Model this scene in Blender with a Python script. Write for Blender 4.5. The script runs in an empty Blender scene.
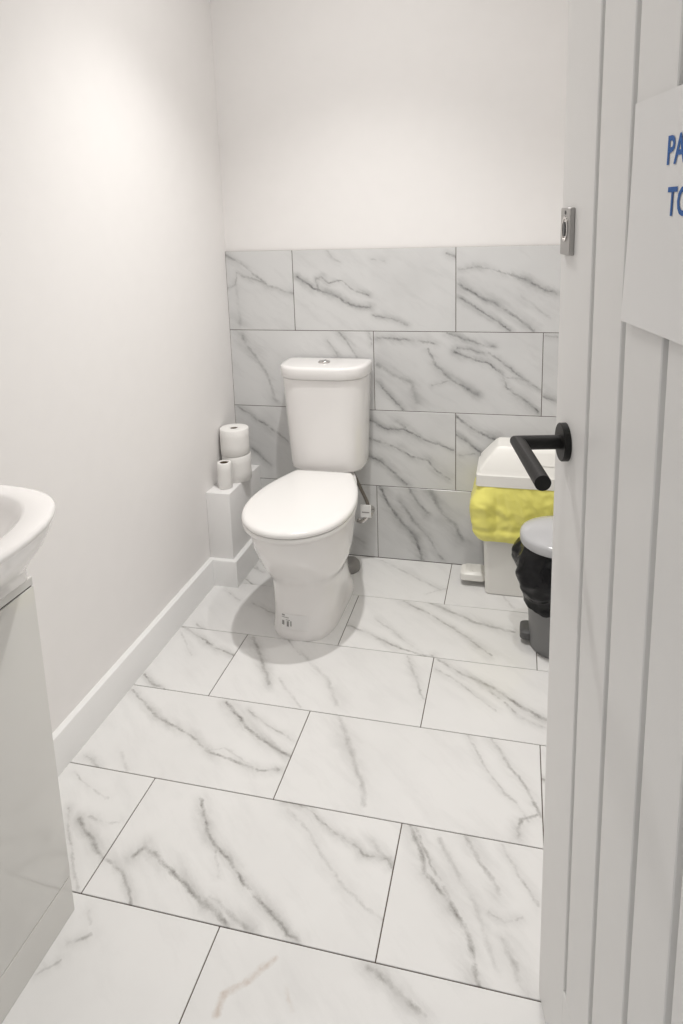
import bpy, bmesh, math, random
from mathutils import Vector, Matrix, noise
random.seed(7)
scene = bpy.context.scene
col = scene.collection

# ------------------------------------------------------------------ camera
CAM = Vector((1.07851494, -2.47469597, 1.30966919))
FWD = Vector((-0.24408878, 0.94998172, -0.19482145))
RGT = Vector((0.96958433, 0.24281638, -0.03076421))
UPV = Vector((-0.01808041, 0.19640502, 0.98035614))
FPX, CX, CY = 697.05, 341.5, 356.0
cam = bpy.data.cameras.new('camera')
cam_o = bpy.data.objects.new('camera', cam)
col.objects.link(cam_o)
m = Matrix(((RGT.x, UPV.x, -FWD.x), (RGT.y, UPV.y, -FWD.y), (RGT.z, UPV.z, -FWD.z)))
cam_o.matrix_world = Matrix.Translation(CAM) @ m.to_4x4()
cam.sensor_fit = 'VERTICAL'
cam.sensor_height = 36.0
cam.lens = FPX / 1024 * 36.0
cam.shift_y = -(512 - CY) / 1024
cam.clip_start = 0.02
scene.camera = cam_o

# ------------------------------------------------------------------ world / exposure
world = bpy.data.worlds.new('world')
scene.world = world
world.use_nodes = True
bg = world.node_tree.nodes['Background']
bg.inputs[0].default_value = (1.0, 0.99, 0.975, 1)
bg.inputs[1].default_value = 0.48
vs = scene.view_settings
vs.view_transform = 'Standard'
vs.look = 'None'
vs.gamma = 1.0
vs.use_curve_mapping = False
vs.exposure = 0.15
LAMPS = [((0.60, -0.73), 49.0), ((1.13, -1.0), 19), ((0.66, -1.72), 7)]  # last entry is an added fill lamp for door and foreground
CEIL = 2.40
WALL_FILL = .075  # share of lamp power given to the added upper-wall fill

# ------------------------------------------------------------------ pixel -> plane
def ray(u, v):
    return FWD * FPX + RGT * (u - CX) - UPV * (v - CY)
def on_floor(u, v, z=0.0):
    d = ray(u, v); t = (z - CAM.z) / d.z
    p = CAM + d * t
    return (p.x, p.y, p.z)
def on_back(u, v, y=0.0):
    d = ray(u, v); t = (y - CAM.y) / d.y
    p = CAM + d * t
    return (p.x, p.y, p.z)

# ------------------------------------------------------------------ materials
def mat(name, color, rough=0.5, metallic=0.0, spec=0.5, coat=0.0, bump=None, sss=0.0):
    mt = bpy.data.materials.new(name); mt.use_nodes = True
    nt = mt.node_tree; b = nt.nodes['Principled BSDF']
    b.inputs['Base Color'].default_value = (*color, 1)
    b.inputs['Roughness'].default_value = rough
    b.inputs['Metallic'].default_value = metallic
    b.inputs['Specular IOR Level'].default_value = spec
    b.inputs['Coat Weight'].default_value = coat
    if bump:
        sc, st, vary = bump
        tc = nt.nodes.new('ShaderNodeTexCoord')
        n = nt.nodes.new('ShaderNodeTexNoise'); n.inputs['Scale'].default_value = sc
        n.inputs['Detail'].default_value = 4
        nt.links.new(tc.outputs['Object'], n.inputs['Vector'])
        bp = nt.nodes.new('ShaderNodeBump'); bp.inputs['Strength'].default_value = st
        bp.inputs['Distance'].default_value = 0.002
        nt.links.new(n.outputs['Fac'], bp.inputs['Height'])
        nt.links.new(bp.outputs[0], b.inputs['Normal'])
        if vary:
            mx = nt.nodes.new('ShaderNodeMix'); mx.data_type = 'RGBA'
            mx.inputs['A'].default_value = (*[c * (1 - vary) for c in color], 1)
            mx.inputs['B'].default_value = (*[min(1, c * (1 + vary)) for c in color], 1)
            n2 = nt.nodes.new('ShaderNodeTexNoise'); n2.inputs['Scale'].default_value = sc * .15
            n2.inputs['Detail'].default_value = 3
            nt.links.new(tc.outputs['Object'], n2.inputs['Vector'])
            nt.links.new(n2.outputs['Fac'], mx.inputs['Factor'])
            nt.links.new(mx.outputs['Result'], b.inputs['Base Color'])
    return mt

M = dict(
    paint=mat('wall_paint', (.90, .88, .865), .62, spec=.3, bump=(120, .08, .015)),
    ceil=mat('ceiling_paint', (.90, .89, .875), .8, bump=(120, .05, .01)),
    skirt=mat('skirting_gloss_paint', (.88, .875, .865), .35, bump=(60, .04, .01)),
    boxing=mat('boxing_paint', (.88, .87, .86), .5, bump=(90, .06, .015)),
    grout=mat('grout', (.10, .075, .06), .9, bump=(300, .3, .15)),
    ceramic=mat('white_ceramic', (.90, .88, .865), .09, coat=.5, bump=(8, .01, .008)),
    seat=mat('white_seat_plastic', (.90, .885, .865), .16, bump=(20, .01, .006)),
    chrome=mat('chrome', (.62, .60, .58), .14, 1.0, bump=(30, .02, .05)),
    steel=mat('brushed_nickel', (.42, .41, .40), .36, 1.0, bump=(140, .1, .1)),
    black=mat('matt_black_metal', (.008, .0075, .007), .45, spec=.3, bump=(220, .08, .2)),
    door=mat('door_satin_paint', (.83, .82, .805), .42, bump=(200, .06, .012)),
    vanity=mat('vanity_gloss_white', (.75, .74, .71), .09, spec=.35, coat=.1, bump=(6, .008, .008)),
    dark=mat('shadow_gap_black', (.05, .045, .04), .8, bump=(100, .1, .1)),
    binwhite=mat('bin_white_plastic', (.86, .845, .80), .33, bump=(90, .06, .02)),
    yellow=mat('yellow_bag_plastic', (.93, .87, .22), .30, bump=(22, .5, .05)),
    blackbag=mat('black_bag_plastic', (.005, .005, .006), .27, spec=.28, bump=(45, .5, .1)),
    grey=mat('bin_grey_plastic', (.20, .20, .20), .40, bump=(90, .05, .03)),
    greylid=mat('bin_grey_lid_plastic', (.50, .50, .51), .16, bump=(90, .03, .02)),
    darkgrey=mat('dark_grey_plastic', (.10, .10, .10), .5, bump=(90, .05, .05)),
    pipe=mat('grey_rubber', (.26, .25, .24), .35, bump=(60, .1, .1)),
    paper=mat('paper', (.88, .87, .86), .85, bump=(200, .06, .01)),
    ink=mat('blue_ink', (.035, .13, .40), .7, bump=(200, .05, .05)),
    tissue=mat('tissue_paper', (.88, .865, .84), .95, bump=(170, .5, .03)),
    card=mat('cardboard_core', (.16, .115, .08), .9, bump=(120, .2, .15)),
    labelw=mat('label_white', (.90, .89, .88), .5, bump=(50, .02, .01)),
    labeld=mat('label_print_grey', (.33, .32, .31), .6, bump=(50, .05, .1)),
    hose=mat('braided_hose', (.20, .18, .16), .4, .6, bump=(420, .9, .35)),
    lampring=mat('lamp_ring_white', (.8, .8, .8), .4, bump=(50, .02, .01)),
)
def lens_mat(strength):
    mt = bpy.data.materials.new('lamp_lens'); mt.use_nodes = True
    b = mt.node_tree.nodes['Principled BSDF']
    b.inputs['Emission Color'].default_value = (1, .93, .84, 1)
    b.inputs['Emission Strength'].default_value = strength
    return mt
M['lens'] = lens_mat(6)
def crease(mt, scale, dist):
    nt = mt.node_tree
    for n in nt.nodes:
        if n.type == 'BUMP': n.inputs['Distance'].default_value = dist; n.inputs['Strength'].default_value = .8; h = n
    r = nt.nodes.new('ShaderNodeTexNoise'); r.noise_type = 'RIDGED_MULTIFRACTAL'; r.normalize = True
    r.inputs['Scale'].default_value = scale; r.inputs['Detail'].default_value = 2.5; r.inputs['Distortion'].default_value = .6
    tc = nt.nodes.new('ShaderNodeTexCoord'); mp = nt.nodes.new('ShaderNodeMapping')
    mp.inputs['Rotation'].default_value = (.5, .6, .3); mp.inputs['Scale'].default_value = (1, 1, 2.2)
    nt.links.new(tc.outputs['Object'], mp.inputs['Vector']); nt.links.new(mp.outputs[0], r.inputs['Vector'])
    nt.links.new(r.outputs['Fac'], h.inputs['Height'])
crease(M['yellow'], 7, .012)
crease(M['blackbag'], 11, .010)

# --- marble: a node group that measures one vein segment
def vein_group():
    g = bpy.data.node_groups.new('vein_segment', 'ShaderNodeTree')
    I = g.interface
    for nm, ty in (('P', 'NodeSocketVector'), ('A', 'NodeSocketVector'), ('B', 'NodeSocketVector'),
                   ('Width', 'NodeSocketFloat'), ('Strength', 'NodeSocketFloat'), ('Prev', 'NodeSocketFloat'), ('PrevHalo', 'NodeSocketFloat')):
        I.new_socket(nm, in_out='INPUT', socket_type=ty)
    I.new_socket('Mask', in_out='OUTPUT', socket_type='NodeSocketFloat')
    I.new_socket('Halo', in_out='OUTPUT', socket_type='NodeSocketFloat')
    N = g.nodes; L = g.links
    gi = N.new('NodeGroupInput'); go = N.new('NodeGroupOutput')
    def vm(op, a, b=None):
        n = N.new('ShaderNodeVectorMath'); n.operation = op
        L.new(a, n.inputs[0])
        if b is not None: L.new(b, n.inputs[1])
        return n
    def ma(op, a, b=None, clamp=False):
        n = N.new('ShaderNodeMath'); n.operation = op; n.use_clamp = clamp
        for k, s in enumerate((a, b)):
            if s is None: continue
            if isinstance(s, (int, float)): n.inputs[k].default_value = s
            else: L.new(s, n.inputs[k])
        return n.outputs[0]
    pa = vm('SUBTRACT', gi.outputs['P'], gi.outputs['A']).outputs[0]
    ba = vm('SUBTRACT', gi.outputs['B'], gi.outputs['A']).outputs[0]
    t = ma('DIVIDE', vm('DOT_PRODUCT', pa, ba).outputs['Value'], vm('DOT_PRODUCT', ba, ba).outputs['Value'], True)
    sc = N.new('ShaderNodeVectorMath'); sc.operation = 'SCALE'
    L.new(ba, sc.inputs[0]); L.new(t, sc.inputs['Scale'])
    d = vm('LENGTH', vm('SUBTRACT', pa, sc.outputs[0]).outputs[0]).outputs['Value']
    q = ma('DIVIDE', d, gi.outputs['Width'])
    core = ma('SUBTRACT', 1.0, ma('DIVIDE', q, .75), True)
    core = ma('MULTIPLY', core, gi.outputs['Strength'])
    halo = ma('SUBTRACT', 1.0, ma('DIVIDE', q, 5.0), True)
    halo = ma('MULTIPLY', ma('MULTIPLY', halo, halo), gi.outputs['Strength'])
    L.new(ma('MAXIMUM', core, gi.outputs['Prev']), go.inputs['Mask'])
    L.new(ma('MAXIMUM', halo, gi.outputs['PrevHalo']), go.inputs['Halo'])
    return g
VG = vein_group()

def marble(name, base, tint, vein, veins, seed, rough, stain=None, wall=False):
    """tile material in object space; veins = [(A, B, width, strength)]"""
    mt = bpy.data.materials.new(name); mt.use_nodes = True
    nt = mt.node_tree; N = nt.nodes; L = nt.links
    bs = N['Principled BSDF']
    bs.inputs['Roughness'].default_value = rough
    bs.inputs['Specular IOR Level'].default_value = .45
    tc = N.new('ShaderNodeTexCoord')
    off = N.new('ShaderNodeVectorMath'); off.operation = 'ADD'
    off.inputs[1].default_value = (seed * 1.37, seed * 2.11, seed * .73)
    L.new(tc.outputs['Object'], off.inputs[0])
    def nz(scale, detail, colour=False, rough_=.55):
        n = N.new('ShaderNodeTexNoise'); n.inputs['Scale'].default_value = scale
        n.inputs['Detail'].default_value = detail; n.inputs['Roughness'].default_value = rough_
        L.new(off.outputs[0], n.inputs['Vector'])
        return n.outputs['Color' if colour else 'Fac']
    def warp(src, amt):
        s = N.new('ShaderNodeVectorMath'); s.operation = 'SUBTRACT'; s.inputs[1].default_value = (.5, .5, .5)
        L.new(src, s.inputs[0])
        k = N.new('ShaderNodeVectorMath'); k.operation = 'SCALE'; k.inputs['Scale'].default_value = amt
        L.new(s.outputs[0], k.inputs[0]); return k.outputs[0]
    a1 = N.new('ShaderNodeVectorMath'); L.new(tc.outputs['Object'], a1.inputs[0]); L.new(warp(nz(12, 5, True, .7), .030), a1.inputs[1])
    a2 = N.new('ShaderNodeVectorMath'); L.new(a1.outputs[0], a2.inputs[0]); L.new(warp(nz(75, 3, True), .007), a2.inputs[1])
    P = a2.outputs[0]
    prev = ph = None
    for (A, B, w, s) in veins:
        g = N.new('ShaderNodeGroup'); g.node_tree = VG
        L.new(P, g.inputs['P'])
        g.inputs['A'].default_value = A; g.inputs['B'].default_value = B
        g.inputs['Width'].default_value = w; g.inputs['Strength'].default_value = s
        if prev is not None:
            L.new(prev, g.inputs['Prev']); L.new(ph, g.inputs['PrevHalo'])
        prev, ph = g.outputs['Mask'], g.outputs['Halo']
    def mix(fac, a, b):
        n = N.new('ShaderNodeMix'); n.data_type = 'RGBA'
        for key, s in (('A', a), ('B', b)):
            if isinstance(s, tuple): n.inputs[key].default_value = (*s, 1)
            else: L.new(s, n.inputs[key])
        L.new(fac, n.inputs['Factor']); return n.outputs['Result']
    def rng(src, a, b, c=0.0, d=1.0):
        n = N.new('ShaderNodeMapRange'); n.clamp = True
        for k, x in zip(('From Min', 'From Max', 'To Min', 'To Max'), (a, b, c, d)): n.inputs[k].default_value = x
        L.new(src, n.inputs['Value']); return n.outputs['Result']
    def mul(a, b):
        n = N.new('ShaderNodeMath'); n.operation = 'MULTIPLY'
        for k, s in enumerate((a, b)):
            if isinstance(s, (int, float)): n.inputs[k].default_value = s
            else: L.new(s, n.inputs[k])
        return n.outputs[0]
    # long soft streaks along the tile's diagonal
    mp = N.new('ShaderNodeMapping'); mp.vector_type = 'TEXTURE'
    mp.inputs['Rotation'].default_value = (0, 0, math.radians(-42)) if not wall else (0, math.radians(35), 0)
    mp.inputs['Scale'].default_value = (1, .22, 1) if not wall else (1, 1, .22)
    L.new(a1.outputs[0], mp.inputs['Vector'])
    sn = N.new('ShaderNodeTexNoise'); sn.noise_dimensions = '4D'; sn.inputs['W'].default_value = seed * 3.7
    sn.inputs['Scale'].default_value = 5.0; sn.inputs['Detail'].default_value = 6; sn.inputs['Roughness'].default_value = .62
    L.new(mp.outputs[0], sn.inputs['Vector'])
    streak = sn.outputs['Fac']
    c = mix(mul(rng(streak, .50, .80), .75), base, tint)
    c = mix(mul(rng(nz(3.0, 4), .45, .75), .5), c, tint)
    if prev is not None:
        soft = tuple(.36 * t + .64 * v for t, v in zip(tint, vein))
        c = mix(mul(mul(ph, rng(streak, .36, .62, .08, 1.0)), .95 if wall else .80), c, soft)
        patchy = rng(nz(26, 5, False, .7), .36, .66, .10, 1.0)
        c = mix(mul(mul(prev, patchy), 1.0), c, vein)
    if stain:
        for (A, B, w, s) in stain:
            g = N.new('ShaderNodeGroup'); g.node_tree = VG
            L.new(P, g.inputs['P']); g.inputs['A'].default_value = A; g.inputs['B'].default_value = B
            g.inputs['Width'].default_value = w; g.inputs['Strength'].default_value = s
            c = mix(mul(g.outputs['Mask'], rng(nz(30, 4), .35, .6)), c, (.58, .50, .44))
    L.new(c, bs.inputs['Base Color'])
    return mt

# ------------------------------------------------------------------ mesh helpers
def tag(o, label=None, cat=None, group=None, kind=None):
    if label: o['label'] = label
    if cat: o['category'] = cat
    if group: o['group'] = group
    if kind: o['kind'] = kind
    return o
def link(name, me, material, parent=None, loc=None, smooth=True, angle=40):
    if smooth:
        for p in me.polygons: p.use_smooth = True
        try: me.set_sharp_from_angle(angle=math.radians(angle))
        except Exception: pass
    o = bpy.data.objects.new(name, me)
    if material is not None and not me.materials: me.materials.append(material)
    if parent: o.parent = parent
    if loc: o.location = loc
    col.objects.link(o)
    return o
def empty(name, loc=(0, 0, 0), rz=0):
    o = bpy.data.objects.new(name, None); col.objects.link(o)
    o.empty_display_size = .05
    o.location = loc; o.rotation_euler = (0, 0, rz); return o
def bm_box(bm, lo, hi, bevel=0.0, seg=2):
    vs_ = [bm.verts.new((x, y, z)) for x in (lo[0], hi[0]) for y in (lo[1], hi[1]) for z in (lo[2], hi[2])]
    F = [(0, 1, 3, 2), (4, 6, 7, 5), (0, 4, 5, 1), (2, 3, 7, 6), (0, 2, 6, 4), (1, 5, 7, 3)]
    fs = [bm.faces.new([vs_[i] for i in f]) for f in F]
    if bevel:
        es = list({e for f in fs for e in f.edges})
        bmesh.ops.bevel(bm, geom=es, offset=bevel, segments=seg, profile=.5, affect='EDGES')
def done(bm, name='m'):
    bmesh.ops.recalc_face_normals(bm, faces=bm.faces)
    me = bpy.data.meshes.new(name); bm.to_mesh(me); bm.free(); return me
def box_mesh(name, lo, hi, bevel=0.0, seg=2):
    bm = bmesh.new(); bm_box(bm, lo, hi, bevel, seg); return done(bm, name)
def box(name, lo, hi, material, parent=None, bevel=0.0, seg=2):
    return link(name, box_mesh(name, lo, hi, bevel, seg), material, parent)
def loft(rings, cap0=True, cap1=True, closed=True):
    bm = bmesh.new(); V = [[bm.verts.new(p) for p in r] for r in rings]
    n = len(V[0])
    for a, b in zip(V[:-1], V[1:]):
        for i in range(n if closed else n - 1):
            j = (i + 1) % n
            bm.faces.new((a[i], a[j], b[j], b[i]))
    if cap0: bm.faces.new(V[0][::-1])
    if cap1: bm.faces.new(V[-1])
    return done(bm)
def lathe(profile, seg=40, c=(0, 0)):
    rings = [[(c[0] + r * math.cos(2 * math.pi * i / seg), c[1] + r * math.sin(2 * math.pi * i / seg), z) for i in range(seg)] for r, z in profile]
    return loft(rings)
def catmull(pts, n=8):
    P = [Vector(p) for p in pts]; P = [P[0] * 2 - P[1]] + P + [P[-1] * 2 - P[-2]]
    out = []
    for i in range(1, len(P) - 2):
        a, b, c, d = P[i - 1:i + 3]
        for k in range(n):
            t = k / n
            out.append(.5 * ((2 * b) + (c - a) * t + (2 * a - 5 * b + 4 * c - d) * t * t + (3 * b - a - 3 * c + d) * t ** 3))
    out.append(P[-2]); return out
def tube(pts, r, seg=14, smooth_n=0):
    P = catmull(pts, smooth_n) if smooth_n else [Vector(p) for p in pts]
    rings = []; ref = None
    for i, p in enumerate(P):
        d = (P[min(i + 1, len(P) - 1)] - P[max(i - 1, 0)]).normalized()
        if ref is None:
            ref = Vector((0, 0, 1)) if abs(d.z) < .9 else Vector((1, 0, 0))
        x = (ref - d * ref.dot(d)).normalized(); y = d.cross(x); ref = x
        rr = r(i / (len(P) - 1)) if callable(r) else r
        rings.append([tuple(p + x * rr * math.cos(2 * math.pi * k / seg) + y * rr * math.sin(2 * math.pi * k / seg)) for k in range(seg)])
    return loft(rings)
def prism_bm(bm, poly, z0, z1):
    a = [bm.verts.new((x, y, z0)) for x, y in poly]; b = [bm.verts.new((x, y, z1)) for x, y in poly]
    n = len(poly)
    for i in range(n): bm.faces.new((a[i], a[(i + 1) % n], b[(i + 1) % n], b[i]))
    bm.faces.new(a[::-1]); bm.faces.new(b)

# ------------------------------------------------------------------ room shell
XR, YF = 1.50, -2.22
FX0, FY0 = -0.048, -0.2874       # floor joint lattice
WX0, WTOP = 0.2657, 1.1973       # wall joint lattice
tag(box('wall_left', (-.10, YF - .10, -.02), (0, .13, CEIL), M['paint']), 'smooth white painted left wall beside the toilet', 'wall', kind='structure')
tag(box('wall_right', (XR, YF - .10, -.02), (XR + .1, .13, CEIL), M['paint']), 'white painted right wall hidden behind the open door', 'wall', kind='structure')
wall_back = tag(box('wall_back', (0, .008, -.02), (XR, .13, CEIL), M['paint']), 'white painted back wall tiled in grey marble to waist height', 'wall', kind='structure')
tag(box('ceiling', (-.1, YF - .1, CEIL), (XR + .1, .13, CEIL + .1), M['ceil']), 'flat white ceiling with recessed lamps', 'ceiling', kind='structure')
bm = bmesh.new()
DX0, DX1, DH = .52, 1.315, 2.02
bm_box(bm, (0, YF - .10, -.02), (DX0, YF, CEIL)); bm_box(bm, (DX1, YF - .10, -.02), (XR, YF, CEIL)); bm_box(bm, (DX0, YF - .10, DH), (DX1, YF, CEIL))
tag(link('wall_front', done(bm), M['paint'], smooth=False), 'white painted front wall around the doorway', 'wall', kind='structure')
floor = tag(box('floor', (-.1, YF - .1, -.05), (XR + .1, .13, -.0022), M['grout']), 'floor of large white marble-look tiles with dark joints', 'floor', kind='structure')
box('grout', (0, .0015, 0.0), (XR, .008, WTOP - .001), M['grout'], wall_back)

# ---- veins, read off the photograph: (points in pixels, width in m, strength)
VF = [
 ([(74,772),(88,785),(106,799)],.005,.4), ([(81,818),(92,837),(102,860)],.009,.8), ([(90,816),(109,823),(120,821)],.006,.5),
 ([(67,809),(69,823),(74,872),(78,890)],.006,.6), ([(106,858),(121,871),(130,895),(132,904)],.007,.6),
 ([(134,857),(146,848),(172,871),(200,899),(229,925)],.010,.95), ([(200.5,799),(204,818),(211,839),(232,862),(243,883),(267,908),(288,936),(299,941)],.007,1),
 ([(216,844),(218,876)],.006,.4), ([(211,897),(236,918),(253,932)],.009,.65),
 ([(284,801),(305,806),(325,826),(355,845),(365,854),(386,859),(391,868)],.006,1), ([(288,810),(309,831),(323,857),(340.5,885),(369,910),(381,920)],.007,.4),
 ([(372,840),(391,864)],.008,.4), ([(411,826),(420,846),(424,873),(445,896),(468,934),(473,958),(477,984)],.010,1), ([(416,827),(430,864),(448,896)],.007,.8),
 ([(465,836),(480,861),(492,879),(498,893)],.010,.75), ([(439,838),(457,870),(477,908),(486,943),(498,969)],.010,.42), ([(503.5,846),(521,879),(540,905)],.006,.45),
 ([(489,914),(503.5,922.5),(524,917)],.006,.45), ([(503.5,940),(518,978),(530,996)],.011,.5), ([(368,967),(389,981),(424,1016)],.009,.65),
 ([(38,972),(61,960)],.006,.6), ([(67,945),(93,934.5)],.007,.6), ([(89,911),(91,925)],.006,.35),
 ([(339,716),(352,751),(363,791),(363,806)],.013,.5), ([(490.6,738),(510,765),(528,791),(541,817)],.008,.75), ([(466,736),(493,778),(515,804),(528,822)],.006,.45),
 ([(537,815),(521,820),(519,837)],.008,.85), ([(132,690),(158,717),(191,735),(209,750),(235,761),(257,772),(279,770)],.007,.8),
 ([(227,702),(238,717),(253,734),(275,748),(291,757)],.009,.95), ([(249,710),(268,726),(286,735.5),(293,741)],.006,.65), ([(88,757),(97,766.5)],.007,.75),
 ([(209,750),(225,748),(250,765)],.005,.4), ([(121,752),(128,770)],.010,.25), ([(182,627),(202,638),(216,648),(235,655)],.007,.95), ([(145,673),(150.5,682),(163,690)],.007,.95),
 ([(180,632),(192,655)],.006,.3), ([(253,637),(258.5,651),(264,669.5),(269.5,684)],.010,.75), ([(300,652),(326,678),(337,704)],.013,.35), ([(408,657),(416,678),(424,699)],.007,.55),
 ([(279,678),(300,707)],.009,.35), ([(288,640),(300,655)],.006,.5), ([(437,659.5),(463.6,675),(495,688.5),(516,704),(545,720)],.009,.95), ([(437,670),(453,678),(474,694),(495,710)],.007,.5),
 ([(490,690),(520,716),(545,728)],.006,.6), ([(404,601.5),(427,613),(449.5,626),(469,638.6),(485,651),(491,656)],.008,.85), ([(430,603),(449.5,611),(475,622),(501,629),(514,632)],.011,.75),
 ([(346,624),(372,635),(398,647),(420.5,655),(433,656)],.008,.85), ([(375,619),(398,635),(417,650)],.008,.35), ([(196,624),(202,629)],.008,.8), ([(253,604),(273,613)],.008,.65), ([(225,590),(240,600)],.006,.4),
 ([(382,560),(408,574),(440,590)],.010,.35), ([(446,589),(427,593.5)],.006,.3), ([(501,595),(514,608)],.009,.35),
]
STAIN = [([(217,1015),(222,997),(245,983),(273,960)],.013,.8), ([(287,985),(293,1012)],.009,.4)]
VW = [
 ([(224,254),(245,267),(267,285),(293,293.5)],.008,.7), ([(237,273.6),(257,280),(270,286)],.006,.55), ([(227.5,288.5),(235,285),(237,275)],.006,.55), ([(236,285),(240,325)],.012,.25),
 ([(297,277),(312,287),(327,292),(342,300),(357,307),(369,307)],.008,.95), ([(316,278.6),(322,277),(329.5,283.6),(342,281),(354,290),(369,295)],.006,.85), ([(316,279),(318,290)],.006,.75),
 ([(327,250),(339.5,262)],.006,.4), ([(373,315),(390.5,318),(407,325)],.006,.65), ([(446,252),(458,259)],.006,.65), ([(372,258),(384,261)],.006,.3),
 ([(459,269),(478,266),(496,271),(522,278),(557,294)],.006,.85), ([(459,284),(478,296),(496,304),(516,316),(532.5,331)],.009,.95), ([(461,298.6),(481,310),(499,322),(510.5,331)],.007,.85), ([(522,296),(540,310),(551.5,319)],.008,.3),
 ([(242,337),(255,355),(267,375),(276,400)],.012,.6), ([(339.5,332.5),(349,345),(358,357)],.008,.8), ([(327,340),(338,355)],.007,.4), ([(369,333),(373,345)],.006,.7),
 ([(377,337),(400,340),(412,340),(434,345)],.007,.85), ([(428,350),(437,366.5),(452,380),(478,394)],.008,.9), ([(446,333),(461.5,339),(483,345),(495,347)],.007,.85),
 ([(455,351),(471,359),(489,363),(501.5,374),(507.6,388),(526,402),(538,412.6)],.007,.95), ([(458,348),(489,353),(507.6,365),(520,377),(541,389.6)],.006,.7), ([(501,376),(523,380)],.005,.5),
 ([(377,365),(394,376),(412,383),(417,402)],.015,.5), ([(378.5,383),(391,397),(403,409.6)],.007,.8), ([(452,380),(431,385)],.006,.45), ([(544.5,397),(557,402)],.007,.8), ([(546,336),(557,338)],.006,.6),
 ([(239,407),(257,419.6),(277,432),(288,441)],.007,.75), ([(252,449),(270,464)],.007,.6),
 ([(369.5,420),(385,428.6),(403,428.6),(418,437),(436,444),(453.5,451)],.007,.95), ([(369.5,438),(383,442),(400,449),(411.5,457),(428,460),(438,471.6),(450.5,479)],.007,.85), ([(368,455),(381,462),(395,474),(407,484)],.008,.85),
 ([(397,420),(405,427)],.010,.6), ([(455.5,415),(467,424.5),(483,434),(495,440)],.009,.95), ([(455.5,434),(469,443),(483,455)],.007,.95), ([(460,455),(475,454)],.005,.5),
 ([(380,486),(389,505),(401,520),(415.6,538),(422,560)],.011,.95), ([(409.5,489),(418,503),(427,512.6)],.010,.75), ([(430,490),(442,513.6),(456.6,528),(463,540)],.015,.6), ([(399,501),(418,526),(432,544),(442,559)],.010,.55), ([(354,536),(366,544)],.007,.45),
]
def world_veins(tab, f):
    return [([Vector(f(u, v)) for u, v in pts], w, s) for pts, w, s in tab]
WVF, WST, WVW = world_veins(VF, on_floor), world_veins(STAIN, on_floor), world_veins(VW, on_back)

def tile_veins(allv, inside, org):
    out = []
    for pts, w, s in allv:
        c = sum(pts, Vector()) / len(pts)
        if inside(c):
            for a, b in zip(pts[:-1], pts[1:]):
                out.append((tuple(a - org), tuple(b - org), w, s))
    return out
def generic_veins(lo, hi, k):
    """for tiles the photograph does not show: a few diagonal veins"""
    rnd = random.Random(k); out = []
    for _ in range(3):
        a = Vector((rnd.uniform(-.3, .05), rnd.uniform(-.1, .15), 0)); p = a
        for _ in range(3):
            q = p + Vector((rnd.uniform(.05, .1), rnd.uniform(-.07, -.03), 0))
            out.append((p.copy(), q.copy(), rnd.uniform(.005, .009), rnd.uniform(.4, .9))); p = q
    return out

GAP = .0011
mesh_cache = {}
def tile_mesh(w, h, flip):
    key = (round(w, 4), round(h, 4), flip)
    if key not in mesh_cache:
        if flip: me = box_mesh('wall_tile', (-w / 2, 0, -h / 2), (w / 2, .0075, h / 2), .0008, 1)
        else: me = box_mesh('floor_tile', (-w / 2, -h / 2, -.008), (w / 2, h / 2, 0), .0008, 1)
        me.materials.append(None)
        mesh_cache[key] = me
    return mesh_cache[key]
def place_tile(name, me, parent, loc, material):
    o = bpy.data.objects.new(name, me); col.objects.link(o)
    o.parent = parent; o.location = loc
    o.material_slots[0].link = 'OBJECT'; o.material_slots[0].material = material
    return o
FB, FT, FV = (.82, .813, .80), (.72, .714, .702), (.20, .19, .175)
WB, WT, WV = (.70, .70, .695), (.56, .56, .557), (.12, .12, .12)
k = 0
rows = [(0.0, FY0)] + [(FY0 - .3 * j, FY0 - .3 * (j + 1)) for j in range(7)]
for r, (y1, y0) in enumerate(rows):
    y0 = max(y0, YF)
    if y1 - y0 < .02: continue
    xs = [FX0 + .3 * i for i in range(-1, 8) if (i % 2) == (1 if r % 2 == 0 else 0)]
    xs = [max(0, x) for x in xs if x < XR] + [XR]
    xs = sorted(set([0.0] + xs))
    for a, b in zip(xs[:-1], xs[1:]):
        if b - a < .02: continue
        k += 1
        c = Vector(((a + b) / 2, (y0 + y1) / 2, 0))
        inside = lambda p: a <= p.x < b and y0 <= p.y < y1
        v = tile_veins(WVF, inside, c); st = tile_veins(WST, inside, c)
        seen = bool(v)
        if not seen: v = [(tuple(p), tuple(q), w, s) for p, q, w, s in generic_veins(a, b, k)]
        mt = marble('floor_marble', FB, FT, FV, v, k, .22, st)
        place_tile('floor_tile', tile_mesh(b - a - 2 * GAP, y1 - y0 - 2 * GAP, False), floor, c, mt)
for r in range(4):
    z1 = WTOP - .3 * r; z0 = max(0.0, z1 - .3)
    xs = [WX0 + .3 * i for i in range(-1, 6) if (i % 2) == (r % 2)]
    xs = sorted(set([0.0] + [x for x in xs if 0.02 < x < XR] + [XR]))
    for a, b in zip(xs[:-1], xs[1:]):
        k += 1
        c = Vector(((a + b) / 2, 0, (z0 + z1) / 2))
        inside = lambda p: a <= p.x < b and z0 <= p.z < z1
        v = tile_veins(WVW, inside, c)
        if not v: v = [((p.x, 0, p.y), (q.x, 0, q.y), w, s) for p, q, w, s in generic_veins(a, b, k)]
        mt = marble('wall_marble', WB, WT, WV, v, k, .2, None, True)
        place_tile('wall_tile', tile_mesh(b - a - 2 * GAP, z1 - z0 - 2 * GAP, True), wall_back, c, mt)

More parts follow.
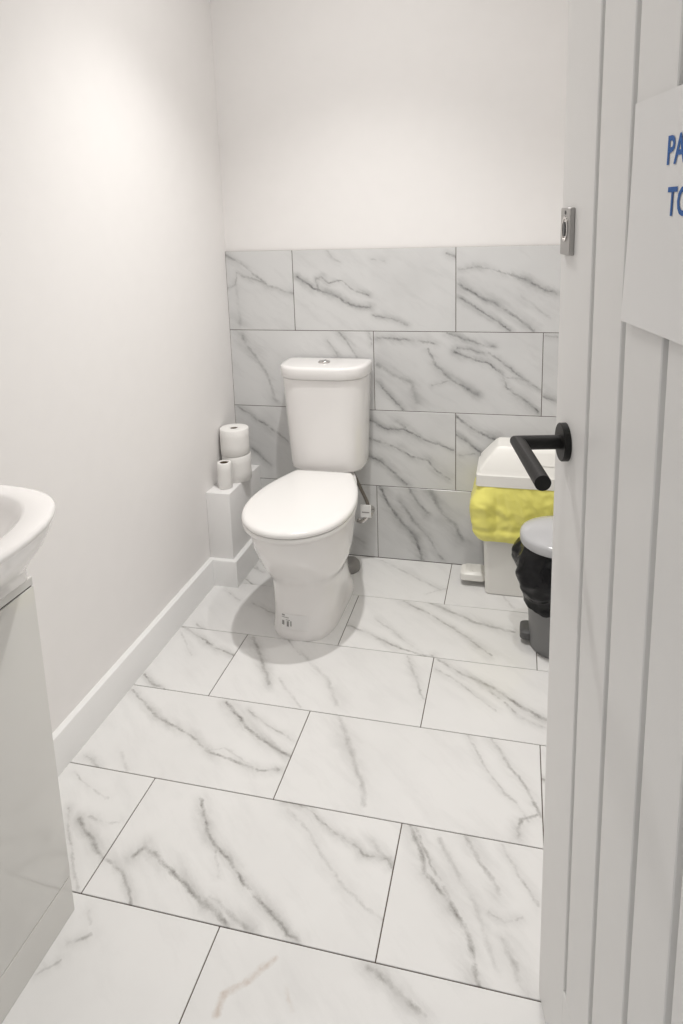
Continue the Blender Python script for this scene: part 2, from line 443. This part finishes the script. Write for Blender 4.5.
# ---- pipe boxing and skirting
BXW, BXY, BXH = .092, -.305, .353
tag(box('trim_1', (0, BXY, 0), (BXW, 0, BXH), M['boxing'], bevel=.002), 'white boxed-in pipe ledge in the corner behind the toilet', 'boxing', kind='structure')
def skirting():
    T, H, R = .018, .102, .006
    path = [(0, -1.515), (0, BXY), (BXW, BXY), (BXW, 0)]
    nrm = [(1, 0), (0, -1), (1, 0)]
    prof = [(0, 0), (T, 0), (T, H - R), (T - R * .3, H - R * .3), (T - R, H), (0, H)]
    rings = []
    for i, (x, y) in enumerate(path):
        if i == 0: d = nrm[0]
        elif i == len(path) - 1: d = nrm[-1]
        else: d = (nrm[i - 1][0] + nrm[i][0], nrm[i - 1][1] + nrm[i][1])
        rings.append([(x + d[0] * p, y + d[1] * p, z) for p, z in prof])
    return loft(rings)
tag(link('baseboard_left', skirting(), M['skirt'], smooth=True, angle=25), 'white gloss skirting board along the left wall and around the boxing', 'skirting board', kind='structure')

# ---- ceiling lamps
def lamp(x, y, power, label):
    r = tag(empty('ceiling_lamp', (x, y, CEIL)), label, 'lamp', 'recessed ceiling lamps')
    link('ring', lathe([(.036, -.001), (.036, -.006), (.046, -.006), (.050, -.001)]), M['lampring'], r)
    link('lens', lathe([(.035, -.001), (.035, -.003)]), M['lens'], r)
    ld = bpy.data.lights.new('ceiling_lamp_light', 'SPOT'); ld.spot_size = math.radians(103); ld.spot_blend = 1.0
    ld.shadow_soft_size = .028; ld.energy = power; ld.color = (1, .98, .955)
    lo = bpy.data.objects.new('ceiling_lamp_light', ld); col.objects.link(lo); lo.parent = r; lo.location = (0, 0, -.04)
    # added wide light under each lamp, fills the upper walls around the beam
    sd = bpy.data.lights.new('ceiling_lamp_added_fill', 'AREA'); sd.shape = 'DISK'; sd.size = .07
    sd.energy = power * WALL_FILL; sd.color = ld.color
    so_ = bpy.data.objects.new('ceiling_lamp_added_fill', sd); col.objects.link(so_); so_.parent = r; so_.location = (0, 0, -.02)
for (xy, pw), lb in zip(LAMPS, ('recessed ceiling lamp above the toilet', 'recessed ceiling lamp above the bins', 'added fill lamp in the ceiling near the washbasin')):
    lamp(xy[0], xy[1], pw, lb)

# ------------------------------------------------------------------ door
ANG = math.radians(12)
DW, DT = .762, .040
# door local frame: +X runs from the free edge to the hinge, outer (visible) face at Y=0 facing -Y, thickness to +Y
door = tag(empty('door_1', (1.1343, -1.477, .006), 0), 'open white grooved door with black lever handle on the right', 'door', kind='structure')
dr = Vector((math.sin(ANG), -math.cos(ANG), 0)); nout = Vector((-math.cos(ANG), -math.sin(ANG), 0))
door.rotation_euler = (0, 0, math.atan2(dr.y, dr.x))
# local +X -> dr ; local +Y -> dr rotated +90deg = (cosA, sinA) = -nout : so the outer face looks to local -Y
DHt = 1.981
G = [.137, .242, .345, .438, .540, .640]
RB, RT = .178, 1.85
def board(bmn, x0, x1, z0, z1, cl, cr, cb=0, ct=0):
    """face board with chamfers on chosen sides"""
    bm = bmesh.new(); c = .0012; t = .0100
    def P(x, y, z): return bm.verts.new((x, y, z))
    fl = [(x0 + cl * c, z0 + cb * c), (x1 - cr * c, z0 + cb * c), (x1 - cr * c, z1 - ct * c), (x0 + cl * c, z1 - ct * c)]
    bk = [(x0, z0), (x1, z0), (x1, z1), (x0, z1)]
    A = [P(x, 0, z) for x, z in fl]; B = [P(x, c, z) for x, z in bk]; D = [P(x, t, z) for x, z in bk]
    for i in range(4):
        j = (i + 1) % 4
        bm.faces.new((A[i], A[j], B[j], B[i])); bm.faces.new((B[i], B[j], D[j], D[i]))
    bm.faces.new(A); bm.faces.new(D[::-1])
    bmesh.ops.remove_doubles(bm, verts=bm.verts, dist=1e-6)
    return link(bmn, done(bm), M['door'], door, smooth=False)
gw = .0064
box('core', (.0008, .0100, 0), (DW - .0008, DT, DHt), M['door'], door)
board('stile', 0, G[0] - gw, 0, DHt, 0, 1)
board('stile', G[-1] + gw, DW, 0, DHt, 1, 0)
board('rail', G[0] - gw, G[-1] + gw, 0, RB, 0, 0, 0, 1)
board('rail', G[0] - gw, G[-1] + gw, RT, DHt, 0, 0, 1, 0)
for a, b in zip(G[:-1], G[1:]):
    board('board', a + gw, b - gw, RB + .001, RT - .001, 1, 1)
# lever handle
HS, HZ, HD = .053, 1.003, .064
def cyl_y(r0, y0, y1, x, z, bevel=.0012, seg=36):
    prof = [(r0 - bevel, y0), (r0, y0 + bevel * (1 if y1 > y0 else -1)), (r0, y1)]
    rings = [[(x + r * math.cos(2 * math.pi * i / seg), y, z + r * math.sin(2 * math.pi * i / seg)) for i in range(seg)] for r, y in prof]
    return loft(rings)
hz = HZ - .006
hd = link('lever_handle', tube([(HS, -.006, hz), (HS, -HD + .0, hz), ], .0098, 24), M['black'], door)
# mitred lever: neck + grip as one swept tube
def mitre_tube(pts, r, seg=26):
    P = [Vector(p) for p in pts]; rings = []
    up = Vector((0, 0, 1))
    for i, p in enumerate(P):
        d0 = (P[i] - P[i - 1]).normalized() if i else (P[1] - P[0]).normalized()
        d1 = (P[i + 1] - P[i]).normalized() if i < len(P) - 1 else d0
        t = (d0 + d1).normalized(); side = d0.cross(up).normalized()
        ring = []
        for k_ in range(seg):
            a = 2 * math.pi * k_ / seg
            off = side * r * math.cos(a) + up * r * math.sin(a)
            s = -off.dot(t) / d0.dot(t)
            ring.append(tuple(p + off + d0 * s))
        rings.append(ring)
    return loft(rings)
old = hd.data
hd.data = mitre_tube([(HS, -.004, hz), (HS, -HD, hz), (HS + .134, -HD, hz - .005)], .0098)
hd.data.materials.append(M['black'])
for p in hd.data.polygons: p.use_smooth = True
hd.data.set_sharp_from_angle(angle=math.radians(40))
bpy.data.meshes.remove(old)
link('rose', cyl_y(.0262, -.009, 0.0005, HS, hz), M['black'], hd)
# bolt indicator plate above
lz = 1.283 - .006
lp = box('bolt_plate', (.017, -.0065, lz - .030), (.059, 0.0, lz + .030), M['steel'], door, .0008, 1)
rings = []
def oval(cx, cz, rx, rz, y, n=24): return [(cx + rx * math.cos(2 * math.pi * i / n), y, cz + rz * math.sin(2 * math.pi * i / n)) for i in range(n)]
link('indicator_ring', loft([oval(.038, lz + .003, .013, .016, -.0064), oval(.038, lz + .003, .013, .016, -.0078), oval(.038, lz + .003, .010, .013, -.0078), oval(.038, lz + .003, .010, .013, -.0068)]), M['chrome'], lp)
link('turn_slot', loft([oval(.038, lz + .003, .0045, .009, -.0066, 16), oval(.038, lz + .003, .0045, .009, -.0085, 16)]), M['darkgrey'], lp)
link('screw', loft([oval(.038, lz + .024, .003, .003, -.0064, 12), oval(.038, lz + .024, .002, .002, -.0072, 12)]), M['darkgrey'], lp)
# hinges on the far edge
for hz_ in (.20, 1.0, 1.75):
    link('hinge', lathe([(.006, hz_ - .05), (.006, hz_ + .05)], 16, (DW + .004, .006)), M['steel'], door)
# door lining in the wall
bm = bmesh.new()
bm_box(bm, (DX0, YF - .10, 0), (DX0 + .02, YF, DH)); bm_box(bm, (DX1 - .002, YF - .10, 0), (DX1, YF - .001, DH)); bm_box(bm, (DX0 + .02, YF - .10, DH - .02), (DX1 - .002, YF, DH))
tag(link('trim_2', done(bm), M['skirt'], smooth=False), 'white door lining of the doorway', 'door frame', kind='structure')

# paper notice on the door (landscape sheet, lower edge curling off the door)
def sheet(s, z):
    """local door coords: s along, z up (0 bottom..1 top)"""
    lift = .0012 + .0042 * (1 - z) ** 2.2 * (1 - .3 * s) + .002 * max(0, .25 - s) * (1 - z)
    return lift
PS0, PZ0, PW, PH = .250, 1.198 - .006, .297, .210
nx, nz_ = 16, 14
bm = bmesh.new()
for side in (0, 1):
    Vv = [[bm.verts.new((PS0 + PW * i / nx + .000 * j, -sheet(i / nx, j / nz_) - (.0003 if side == 0 else 0), PZ0 + PH * j / nz_)) for i in range(nx + 1)] for j in range(nz_ + 1)]
    for j in range(nz_):
        for i in range(nx):
            f = (Vv[j][i], Vv[j][i + 1], Vv[j + 1][i + 1], Vv[j + 1][i])
            bm.faces.new(f if side == 0 else f[::-1])
notice = empty('paper_notice', (0, 0, 0))
notice.location = door.location; notice.rotation_euler = door.rotation_euler
tag(notice, 'white paper notice with blue capital lettering stuck on the grooved door', 'notice')
link('sheet', done(bm), M['paper'], notice)
def text_mesh(txt, size, s0, z0, weight=.0):
    cu = bpy.data.curves.new('txt', 'FONT'); cu.body = txt; cu.size = size; cu.offset = weight
    cu.resolution_u = 3
    o = bpy.data.objects.new('txt', cu); col.objects.link(o)
    dg = bpy.context.evaluated_depsgraph_get()
    me = bpy.data.meshes.new_from_object(o.evaluated_get(dg))
    bpy.data.objects.remove(o); bpy.data.curves.remove(cu)
    bm = bmesh.new(); bm.from_mesh(me); bpy.data.meshes.remove(me)
    for v in bm.verts:
        x, y = v.co.x, v.co.y
        s_, z_ = s0 + x * .92, z0 + y
        v.co = (s_, -sheet((s_ - PS0) / PW, (z_ - PZ0) / PH) - .0009, z_)
    me = bpy.data.meshes.new('lettering'); bm.to_mesh(me); bm.free(); return me
link('lettering', text_mesh('PATIENT', .0335, .330, 1.346 - .006, .0007), M['ink'], notice, smooth=False)
link('lettering', text_mesh('TOILET', .0335, .338, 1.303 - .006, .0007), M['ink'], notice, smooth=False)

# ------------------------------------------------------------------ toilet
TX = .418
toilet = tag(empty('toilet', (TX, 0, 0)), 'white close-coupled toilet with closed lid against the tiled wall', 'toilet')
def egg(pts, n=6):
    """half outline [(y, halfwidth)] from back to front -> closed ring of (x,y)"""
    P = catmull([(h, y, 0) for y, h in pts], n)
    R = [(p.x, p.y) for p in P]
    Lh = [(-x, y) for x, y in R[::-1] if abs(x) > 1e-5]
    return R + Lh
SEAT = [(-.203, .088), (-.21, .102), (-.26, .123), (-.33, .147), (-.40, .162), (-.47, .169), (-.54, .166), (-.60, .151), (-.65, .125), (-.69, .085), (-.712, .040), (-.718, 0)]
def ring_from(outline, z, cx=0, cy=-.45, sx=1, sy=1, dz=None):
    return [(cx + (x - cx) * sx, cy + (y - cy) * sy, z) for x, y in outline]
# resampled pan cross-section: superellipse front and squarer back
def pan_ring(z, yf, yb, hw, nf=2.0, nb=3.2, hb=None, ymid=None, n=48):
    hb = hw if hb is None else hb
    ymid = (yf * .55 + yb * .45) if ymid is None else ymid
    out = []
    for i in range(n):
        a = 2 * math.pi * i / n
        c, s = math.cos(a), math.sin(a)
        e = nf if s < 0 else nb
        x = math.copysign(abs(c) ** (2 / e), c); y = math.copysign(abs(s) ** (2 / e), s)
        if s < 0: yy = ymid + (ymid - yf) * y; xx = hw * x
        else:
            yy = ymid + (yb - ymid) * y; t = y
            xx = (hw + (hb - hw) * t) * x
        out.append((xx, yy, z))
    return out
secs = [  # z, front, back, halfwidth, front exp
 (0.000, -.590, -.165, .108, 2.9, .118), (.012, -.592, -.165, .110, 2.9, .119), (.022, -.588, -.167, .107, 2.9, .112), (.06, -.583, -.170, .105, 2.9, .098),
 (.11, -.578, -.172, .106, 2.9, .090), (.150, -.575, -.172, .108, 2.9, .086), (.170, -.577, -.172, .111, 2.8, .086), (.186, -.583, -.172, .118, 2.6, .087), (.205, -.596, -.172, .129, 2.4, .088), (.235, -.622, -.165, .142, 2.25, .090),
 (.275, -.652, -.150, .153, 2.12, .092), (.315, -.678, -.10, .159, 2.1, .094), (.345, -.688, -.05, .162, 2.08, .096), (.372, -.694, -.035, .164, 2.05, .097), (.382, -.695, -.033, .164, 2.05, .097), (.388, -.690, -.036, .159, 2.05, .094)]
rings = [pan_ring(z, yf, yb, hw, nf, 3.5, hb, ymid=-.44 if z > .2 else -.40) for z, yf, yb, hw, nf, hb in secs]
pan = link('pan', loft(rings), M['ceramic'], toilet, angle=60)
def lid_mesh(outline, zs, cx=0, cy=-.45):
    return loft([[(x * s, cy + (y - cy) * s, z) for x, y in outline] for s, z in zs])
so = [(x * 1.032, y) for x, y in egg(SEAT)]
link('seat_ring', lid_mesh(so, [(.96, .3885), (.985, .390), (.992, .395), (.992, .400), (.985, .4035), (.95, .404)]), M['seat'], toilet, angle=50)
sl = link('seat_lid', lid_mesh(so, [(.955, .4055), (.99, .4065), (1.0, .410), (1.001, .415), (.992, .4205), (.972, .4245), (.93, .4268), (.8, .4285), (.5, .4295), (.15, .430)]), M['seat'], toilet, angle=50)
for s in (-1, 1):
    link('hinge', lathe([(.012, .388), (.013, .391), (.013, .412), (.010, .416)], 20, (s * .072, -.196)), M['chrome'], toilet)
def cist_ring(z, hw, yf, yb=-.012, n=56):
    return [(x - .0155, y, z_) for x, y, z_ in pan_ring(z, yf, yb, hw, 3.3, 9, None, ymid=-.055, n=n)]
cistern = link('cistern', loft([cist_ring(.402, .130, -.156, -.02), cist_ring(.404, .136, -.163), cist_ring(.412, .1395, -.168), cist_ring(.43, .1410, -.170), cist_ring(.52, .1455, -.176), cist_ring(.64, .151, -.183), cist_ring(.750, .1565, -.1905), cist_ring(.752, .154, -.188), cist_ring(.757, .150, -.184)]), M['ceramic'], toilet, angle=50)
link('cistern_lid', loft([cist_ring(.7545, .152, -.187), cist_ring(.7548, .1600, -.197), cist_ring(.757, .1612, -.199), cist_ring(.788, .1622, -.200), cist_ring(.7935, .1605, -.198), cist_ring(.7965, .155, -.192), cist_ring(.7975, .145, -.182, -.02), cist_ring(.798, .08, -.12, -.03)]), M['ceramic'], cistern, angle=50)
fb = link('flush_button', lathe([(.0215, .797), (.0215, .8005), (.019, .8035), (.012, .8042)], 32, (-.0155, -.098)), M['chrome'], cistern)
box('button_divider', (-.0167, -.117, .8035), (-.0143, -.079, .8046), M['darkgrey'], fb)
# waste connector behind the pan, on the floor
link('waste_connector', loft([[(.060 + sx * .038 * math.cos(a), -.105 + sx * .050 * math.sin(a), z) for a in [2 * math.pi * i / 28 for i in range(28)]] for sx, z in ((1, 0), (1.02, .008), (.93, .022), (.7, .033), (.35, .038))]), M['pipe'], toilet)
# printed sticker low on the pedestal front-right
def on_ped(x, z):
    """y of the pedestal front at local x, z"""
    for (a, b) in zip(secs[:-1], secs[1:]):
        if a[0] <= z <= b[0]:
            t = (z - a[0]) / (b[0] - a[0]); yf = a[1] + (b[1] - a[1]) * t; hw = a[3] + (b[3] - a[3]) * t; nf = a[4] + (b[4] - a[4]) * t
            return -.40 - (-.40 - yf) * (1 - abs(x / hw) ** nf) ** (1 / nf)
def patch(x0, x1, z0, z1, off, n=8):
    bm = bmesh.new()
    F_ = [[bm.verts.new((x0 + (x1 - x0) * i / n, on_ped(x0 + (x1 - x0) * i / n, z) - off, z)) for i in range(n + 1)] for z in (z0, (z0 + z1) / 2, z1)]
    for a, b in zip(F_[:-1], F_[1:]):
        for i in range(n): bm.faces.new((a[i], a[i + 1], b[i + 1], b[i]))
    r = bmesh.ops.extrude_face_region(bm, geom=bm.faces[:])
    for v in [g for g in r['geom'] if isinstance(g, bmesh.types.BMVert)]: v.co.y -= .0004
    return done(bm)
SX0, SX1, SZ0, SZ1 = -.052, .038, .036, .083
stk = link('sticker', patch(SX0, SX1, SZ0, SZ1, .0004), M['labelw'], toilet)
for (a, b, c, d) in ((.02, .14, .86, .95), (.02, .30, .74, .78), (.03, .12, .22, .52), (.22, .30, .16, .52), (.36, .40, .2, .55), (.18, .34, .58, .62)):
    link('print_mark', patch(SX0 + (SX1 - SX0) * a, SX0 + (SX1 - SX0) * b, SZ0 + (SZ1 - SZ0) * c, SZ0 + (SZ1 - SZ0) * d, .0009, 3), M['labeld'], stk)
# water hose under the cistern with tagged valve
HX, HY = .496 - TX, -.05
def sh(me):
    me.transform(Matrix.Translation((HX, HY, 0))); return me
hose = link('water_hose', sh(tube([(-.015, -.045, .402), (.0, -.02, .36), (.022, -.012, .305), (.045, -.010, .250), (.042, -.008, .225)], .0065, 12, 6)), M['hose'], toilet)
hose['label'] = 'braided water hose under the cistern'
link('tag', sh(box_mesh('tag', (.020, -.022, .196), (.060, -.017, .246), .001, 1)), M['labelw'], hose)
link('tag_print', sh(box_mesh('p', (.026, -.0228, .215), (.054, -.0222, .219))), M['labeld'], hose)
link('valve', sh(tube([(.046, -.004, .215), (.040, -.012, .190), (.020, -.014, .176), (.006, -.010, .180)], .009, 14, 4)), M['chrome'], hose)
link('wall_flange', sh(cyl_y(.016, -.004, .049, .046, .200)), M['chrome'], hose)

# ------------------------------------------------------------------ toilet rolls on the ledge
def roll(r, h, core, label, loc, loose=False, rz=0):
    o = tag(empty('toilet_roll', loc, rz), label, 'toilet roll', 'toilet rolls on the ledge')
    n = 40
    def rr(a, z, base): return base + .0007 * math.sin(3 * a + z * 60) + .0006 * noise.noise(Vector((math.cos(a) * 3, math.sin(a) * 3, z * 30 + loc[0] * 50)))
    prof = [(core, 0), (r - .002, 0), (r, .002), (r + .0005, h * .35), (r, h * .7), (r, h - .0025), (r - .0025, h), (core + .001, h), (core, h - .001), (core, 0)]
    rings = [[(rr(a, z, q) * math.cos(a), rr(a, z, q) * math.sin(a), z) for a in [2 * math.pi * i / n for i in range(n)]] for q, z in prof]
    link('paper', loft(rings, False, False), M['tissue'], o, angle=55)
    link('core_tube', loft([[(q * math.cos(a), q * math.sin(a), z) for a in [2 * math.pi * i / n for i in range(n)]] for q, z in ((core - .0002, .001), (core - .0002, h - .003), (core - .002, h - .003), (core - .002, .001))], False, False), M['card'], o)
    if loose:          # loose end of the sheet hanging down the wall side
        bm = bmesh.new(); A = []
        for i in range(7):
            a = math.radians(168 + i * 4)
            A.append([bm.verts.new(((r + .0015) * math.cos(a), (r + .0015) * math.sin(a), z)) for z in (.002, h - .004)])
        for a, b in zip(A[:-1], A[1:]): bm.faces.new((a[0], b[0], b[1], a[1]))
        rg = bmesh.ops.extrude_face_region(bm, geom=bm.faces[:])
        for v in [g for g in rg['geom'] if isinstance(g, bmesh.types.BMVert)]: v.co.x -= .0006
        link('loose_end', done(bm), M['tissue'], o)
    return o
roll(.0540, .100, .0145, 'full white toilet roll at the bottom of the stack of two on the ledge', (.0600, -.150, BXH))
roll(.0535, .100, .0145, 'full white toilet roll on top of the stack on the ledge', (.0585, -.152, BXH + .1005), True)
roll(.0255, .098, .0165, 'nearly used-up thin toilet roll standing on the white ledge', (.052, -.245, BXH))

# ------------------------------------------------------------------ white clinical pedal bin with yellow bag
wb = tag(empty('pedal_bin', (1.130, -.112, 0)), 'tall white plastic pedal bin with yellow bag by the tiled wall', 'bin')
def rrect(hx, hy, r, z, n=6, cx=0, cy=0):
    out = []
    for qx, qy, a0 in ((1, 1, 0), (-1, 1, 90), (-1, -1, 180), (1, -1, 270)):
        for i in range(n + 1):
            a = math.radians(a0 + 90 * i / n)
            out.append((cx + qx * (hx - r) + r * math.cos(a), cy + qy * (hy - r) + r * math.sin(a), z))
    return out
body = link('body', loft([rrect(.140, .078, .018, .0), rrect(.146, .082, .018, .004), rrect(.160, .090, .018, .415), rrect(.150, .080, .014, .415), rrect(.138, .072, .014, .02)], True, True), M['binwhite'], wb, angle=35)
LZ = .404
lidrings = [rrect(.176, .0965, .012, LZ), rrect(.179, .099, .014, LZ + .002), rrect(.178, .098, .014, LZ + .040), rrect(.172, .094, .014, LZ + .045), rrect(.170, .090, .014, LZ + .058), rrect(.118, .058, .010, LZ + .122), rrect(.108, .050, .010, LZ + .130), rrect(.090, .040, .008, LZ + .131)]
lid = link('lid', loft(lidrings), M['binwhite'], wb, angle=28)
# swing flap outline on the long slope facing the room
def slope_pt(x, t, off):
    y0, z0, y1, z1 = -.090, LZ + .058, -.058, LZ + .122
    ny, nz1 = -(z1 - z0), (y1 - y0)
    l = math.hypot(ny, nz1)
    return (x, y0 + (y1 - y0) * t + ny / l * off, z0 + (z1 - z0) * t + nz1 / l * off)
bm = bmesh.new()
corners = [(-.02, .30), (.115, .30), (.095, .90), (-.02, .90)]
a = [bm.verts.new(slope_pt(x, t, -.001)) for x, t in corners]; b = [bm.verts.new(slope_pt(x, t, .003)) for x, t in corners]
for i in range(4): bm.faces.new((a[i], a[(i + 1) % 4], b[(i + 1) % 4], b[i]))
bm.faces.new(a[::-1]); bm.faces.new(b)
link('flap', done(bm), M['binwhite'], lid, smooth=False)
pd = link('pedal', loft([rrect(.040, .034, .012, .020, 5, -.192, -.004), rrect(.046, .040, .016, .026, 5, -.190, -.004), rrect(.045, .039, .016, .046, 5, -.190, -.004), rrect(.036, .030, .012, .054, 5, -.186, -.004)]), M['binwhite'], wb)
for i in range(3): box('tread', (-.218 + .012 * i, -.026, .052), (-.214 + .012 * i, .018, .0555), M['binwhite'], pd)
# bag: frill folded over the rim
def rect_at(t, hx, hy):
    """perimeter param -> point and outward normal of a rounded rect"""
    r = rrect(hx, hy, .02, 0, 5); n = len(r)
    f = t * n; i = int(f) % n; w = f - int(f)
    p = Vector(r[i]).lerp(Vector(r[(i + 1) % n]), w)
    d = Vector(r[(i + 1) % n]) - Vector(r[i])
    if d.length < 1e-6: d = Vector(r[(i + 2) % n]) - Vector(r[i])
    nm = Vector((d.y, -d.x, 0)).normalized()
    return p, nm
def bag_frill(hx, hy, ztop, zfun, offfun, nt=260, nzs=40, amp=.006, seed=0, circ=None, crease=.5):
    rings = []
    # perimeter by arc length
    if circ: base = [(Vector((circ * math.cos(2 * math.pi * i / nt), circ * math.sin(2 * math.pi * i / nt), 0)), Vector((math.cos(2 * math.pi * i / nt), math.sin(2 * math.pi * i / nt), 0))) for i in range(nt)]
    else:
        raw = rrect(hx, hy, .02, 0, 8); pts = [Vector(p) for p in raw]; L_ = [0]
        for i in range(len(pts)): L_.append(L_[-1] + (pts[(i + 1) % len(pts)] - pts[i]).length)
        base = []
        for k_ in range(nt):
            s = L_[-1] * k_ / nt; i = max(j for j in range(len(pts)) if L_[j] <= s)
            d = pts[(i + 1) % len(pts)] - pts[i]; w = (s - L_[i]) / max(d.length, 1e-9)
            p = pts[i] + d * w
            ax = 1 / hx; ay = 1 / hy
            nrm = Vector((math.copysign(max(0, abs(p.x) - hx + .02), p.x), math.copysign(max(0, abs(p.y) - hy + .02), p.y), 0)).normalized()
            base.append((p, nrm))
    for j in range(nzs + 1):
        t = j / nzs; ring = []
        for i, (p, nm) in enumerate(base):
            zb = zfun(p)
            z = ztop + (zb - ztop) * t
            q = Vector((p.x * 16 + seed, p.y * 16, z * 16)); q2 = Vector((p.x * 45, p.y * 45 + seed, z * 30 + (p.x + p.y) * 30))
            q = Vector((q.x * .9 + q.z * crease, q.y * .9 + q.z * crease, q.z * .8 - q.x * crease)); w = -abs(noise.noise(q)) * 1.6 - .7 * abs(noise.noise(q * 2.3 + Vector((seed, 5, 2)))) + .35
            o = offfun(t, p) + amp * (w + .5 * noise.noise(q2)) * min(1, t * 5 + .15)
            v = p + nm * max(o, .0012)
            ring.append((v.x, v.y, z + .002 * noise.noise(q * 1.7)))
        rings.append(ring)
    # fold inwards at the hem so the film has a lip
    rings.append([(x * .985, y * .985, z + .006) for x, y, z in rings[-1]])
    return loft(rings, False, False)
def yoff(t, p):
    left = max(0.0, min(1.0, (-.11 - p.x) / .05))
    return .004 + .010 * math.sin(min(1, t * 1.1) * math.pi * .75) + left * .026 * math.sin(min(1, t ** .8) * math.pi * .92) + .007 * (t > .80) * math.sin((t - .8) / .2 * math.pi)
link('yellow_bag', bag_frill(.162, .092, .407, lambda p: .212 + .012 * noise.noise(Vector((p.x * 9, p.y * 9, 3))) + .02 * (p.x > .05), yoff, amp=.0045, seed=3), M['yellow'], wb, angle=70)['label'] = 'crumpled yellow bin bag folded over the rim'

# ------------------------------------------------------------------ small grey pedal bin with black bag
gb = tag(empty('pedal_bin', (1.217, -.450, 0)), 'small round grey pedal bin with black bag half hidden by door', 'bin')
link('body', lathe([(.083, 0), (.086, .004), (.087, .03), (.104, .345), (.098, .345), (.082, .01)], 48), M['grey'], gb, angle=35)
link('lid', lathe([(.113, .342), (.1185, .343), (.1205, .347), (.1205, .364), (.1185, .3705), (.112, .3745), (.085, .380), (.05, .3835), (.015, .3845)], 56), M['greylid'], gb, angle=50)
link('pedal', loft([rrect(.030, .036, .016, .018, 5, -.084, .015), rrect(.031, .037, .016, .022, 5, -.084, .015), rrect(.030, .036, .016, .040, 5, -.084, .015), rrect(.024, .028, .012, .046, 5, -.082, .015)]), M['darkgrey'], gb)
def boff(t, p):
    a = math.atan2(p.y, p.x)
    lump = .5 + .5 * math.sin(a * 5 + 1.0) 
    left = max(0, -p.x / .1)
    return .006 + (.020 + .030 * lump * left) * math.sin(min(1, t * 1.15) * math.pi * .86) - .010 * t
link('black_bag', bag_frill(0, 0, .346, lambda p: .172 + .022 * math.sin(math.atan2(p.y, p.x) * 2 + 2.2) + .012 * noise.noise(Vector((p.x * 25, p.y * 25, 8))), boff, nt=160, nzs=26, amp=.009, seed=9, circ=.106), M['blackbag'], gb, angle=70)['label'] = 'glossy black bin bag folded over the rim'

# ------------------------------------------------------------------ vanity unit and basin
VY0, VY1, VXD = -1.868, -1.519, .260
van = tag(empty('vanity_unit', (0, (VY0 + VY1) / 2, 0)), 'glossy white vanity cabinet on the left wall under the basin', 'cabinet')
hw = (VY1 - VY0) / 2
box('carcass', (.001, -hw, .004), (VXD - .018, hw, .708), M['vanity'], van, .0008, 1)
box('plinth', (VXD - .0175, -hw, 0), (VXD, hw, .0795), M['vanity'], van, .0008, 1)
vd = box('cabinet_door', (VXD - .0175, -hw, .0812), (VXD, hw, .6905), M['vanity'], van, .001, 2)
box('top_rail', (VXD - .0175, -hw, .6930), (VXD - .001, hw, .708), M['vanity'], van, .0008, 1)
box('handle_gap', (VXD - .0178, -hw + .002, .6905), (VXD - .003, hw - .002, .6928), M['dark'], van)
basin = tag(empty('washbasin', (0, (VY0 + VY1) / 2, 0)), 'white ceramic washbasin with rounded front on the vanity cabinet', 'washbasin')
def basin_ring(z, d, w, ea=6.0, eb=1.9, x0=.001, n=72):
    """D-shaped ring: flat against the wall (x0), width 2w, bulging front to depth d"""
    out = []
    for i in range(n):
        a = -math.pi / 2 + math.pi * i / (n - 1)
        c, s = max(0.0, math.cos(a)), math.sin(a)
        out.append((x0 + (d - x0) * c ** (2 / ea), w * math.copysign(abs(s) ** (2 / eb), s), z))
    return out
BD, BW = .378, .228
B_ = [basin_ring(.7085, .2605, .1750, 24, 24), basin_ring(.711, .262, .1765, 20, 20), basin_ring(.73, .274, .185, 10, 6), basin_ring(.755, .300, .199, 8, 3.6), basin_ring(.79, .334, .214, 7, 2.7), basin_ring(.820, .358, .224, 6.5, 2.2), basin_ring(.836, .369, .228, 6.2, 2.0), basin_ring(.845, BD - .001, BW - .001), basin_ring(.850, BD, BW), basin_ring(.854, BD - .003, BW - .003), basin_ring(.8555, BD - .008, BW - .008),
      basin_ring(.855, BD - .040, BW - .034, 4, 1.9, .085), basin_ring(.851, BD - .047, BW - .042, 4, 1.9, .092), basin_ring(.835, BD - .056, BW - .052, 4, 1.9, .10), basin_ring(.79, BD - .085, BW - .085, 3, 2, .125), basin_ring(.76, BD - .13, BW - .13, 3, 2, .155), basin_ring(.752, BD - .18, BW - .185, 3, 2, .18)]
link('bowl', loft(B_), M['ceramic'], basin, angle=60)
link('waste', lathe([(.022, .751), (.022, .7545), (.012, .7555)], 24, (.19, 0)), M['chrome'], basin)
tap = link('tap', tube([(.045, 0, .852), (.045, 0, .90), (.050, 0, .935), (.075, 0, .95), (.12, 0, .945), (.135, 0, .93)], .012, 16, 5), M['chrome'], basin)
link('tap_lever', tube([(.045, 0, .935), (.04, 0, .965), (.075, 0, .985)], .006, 12, 4), M['chrome'], tap)
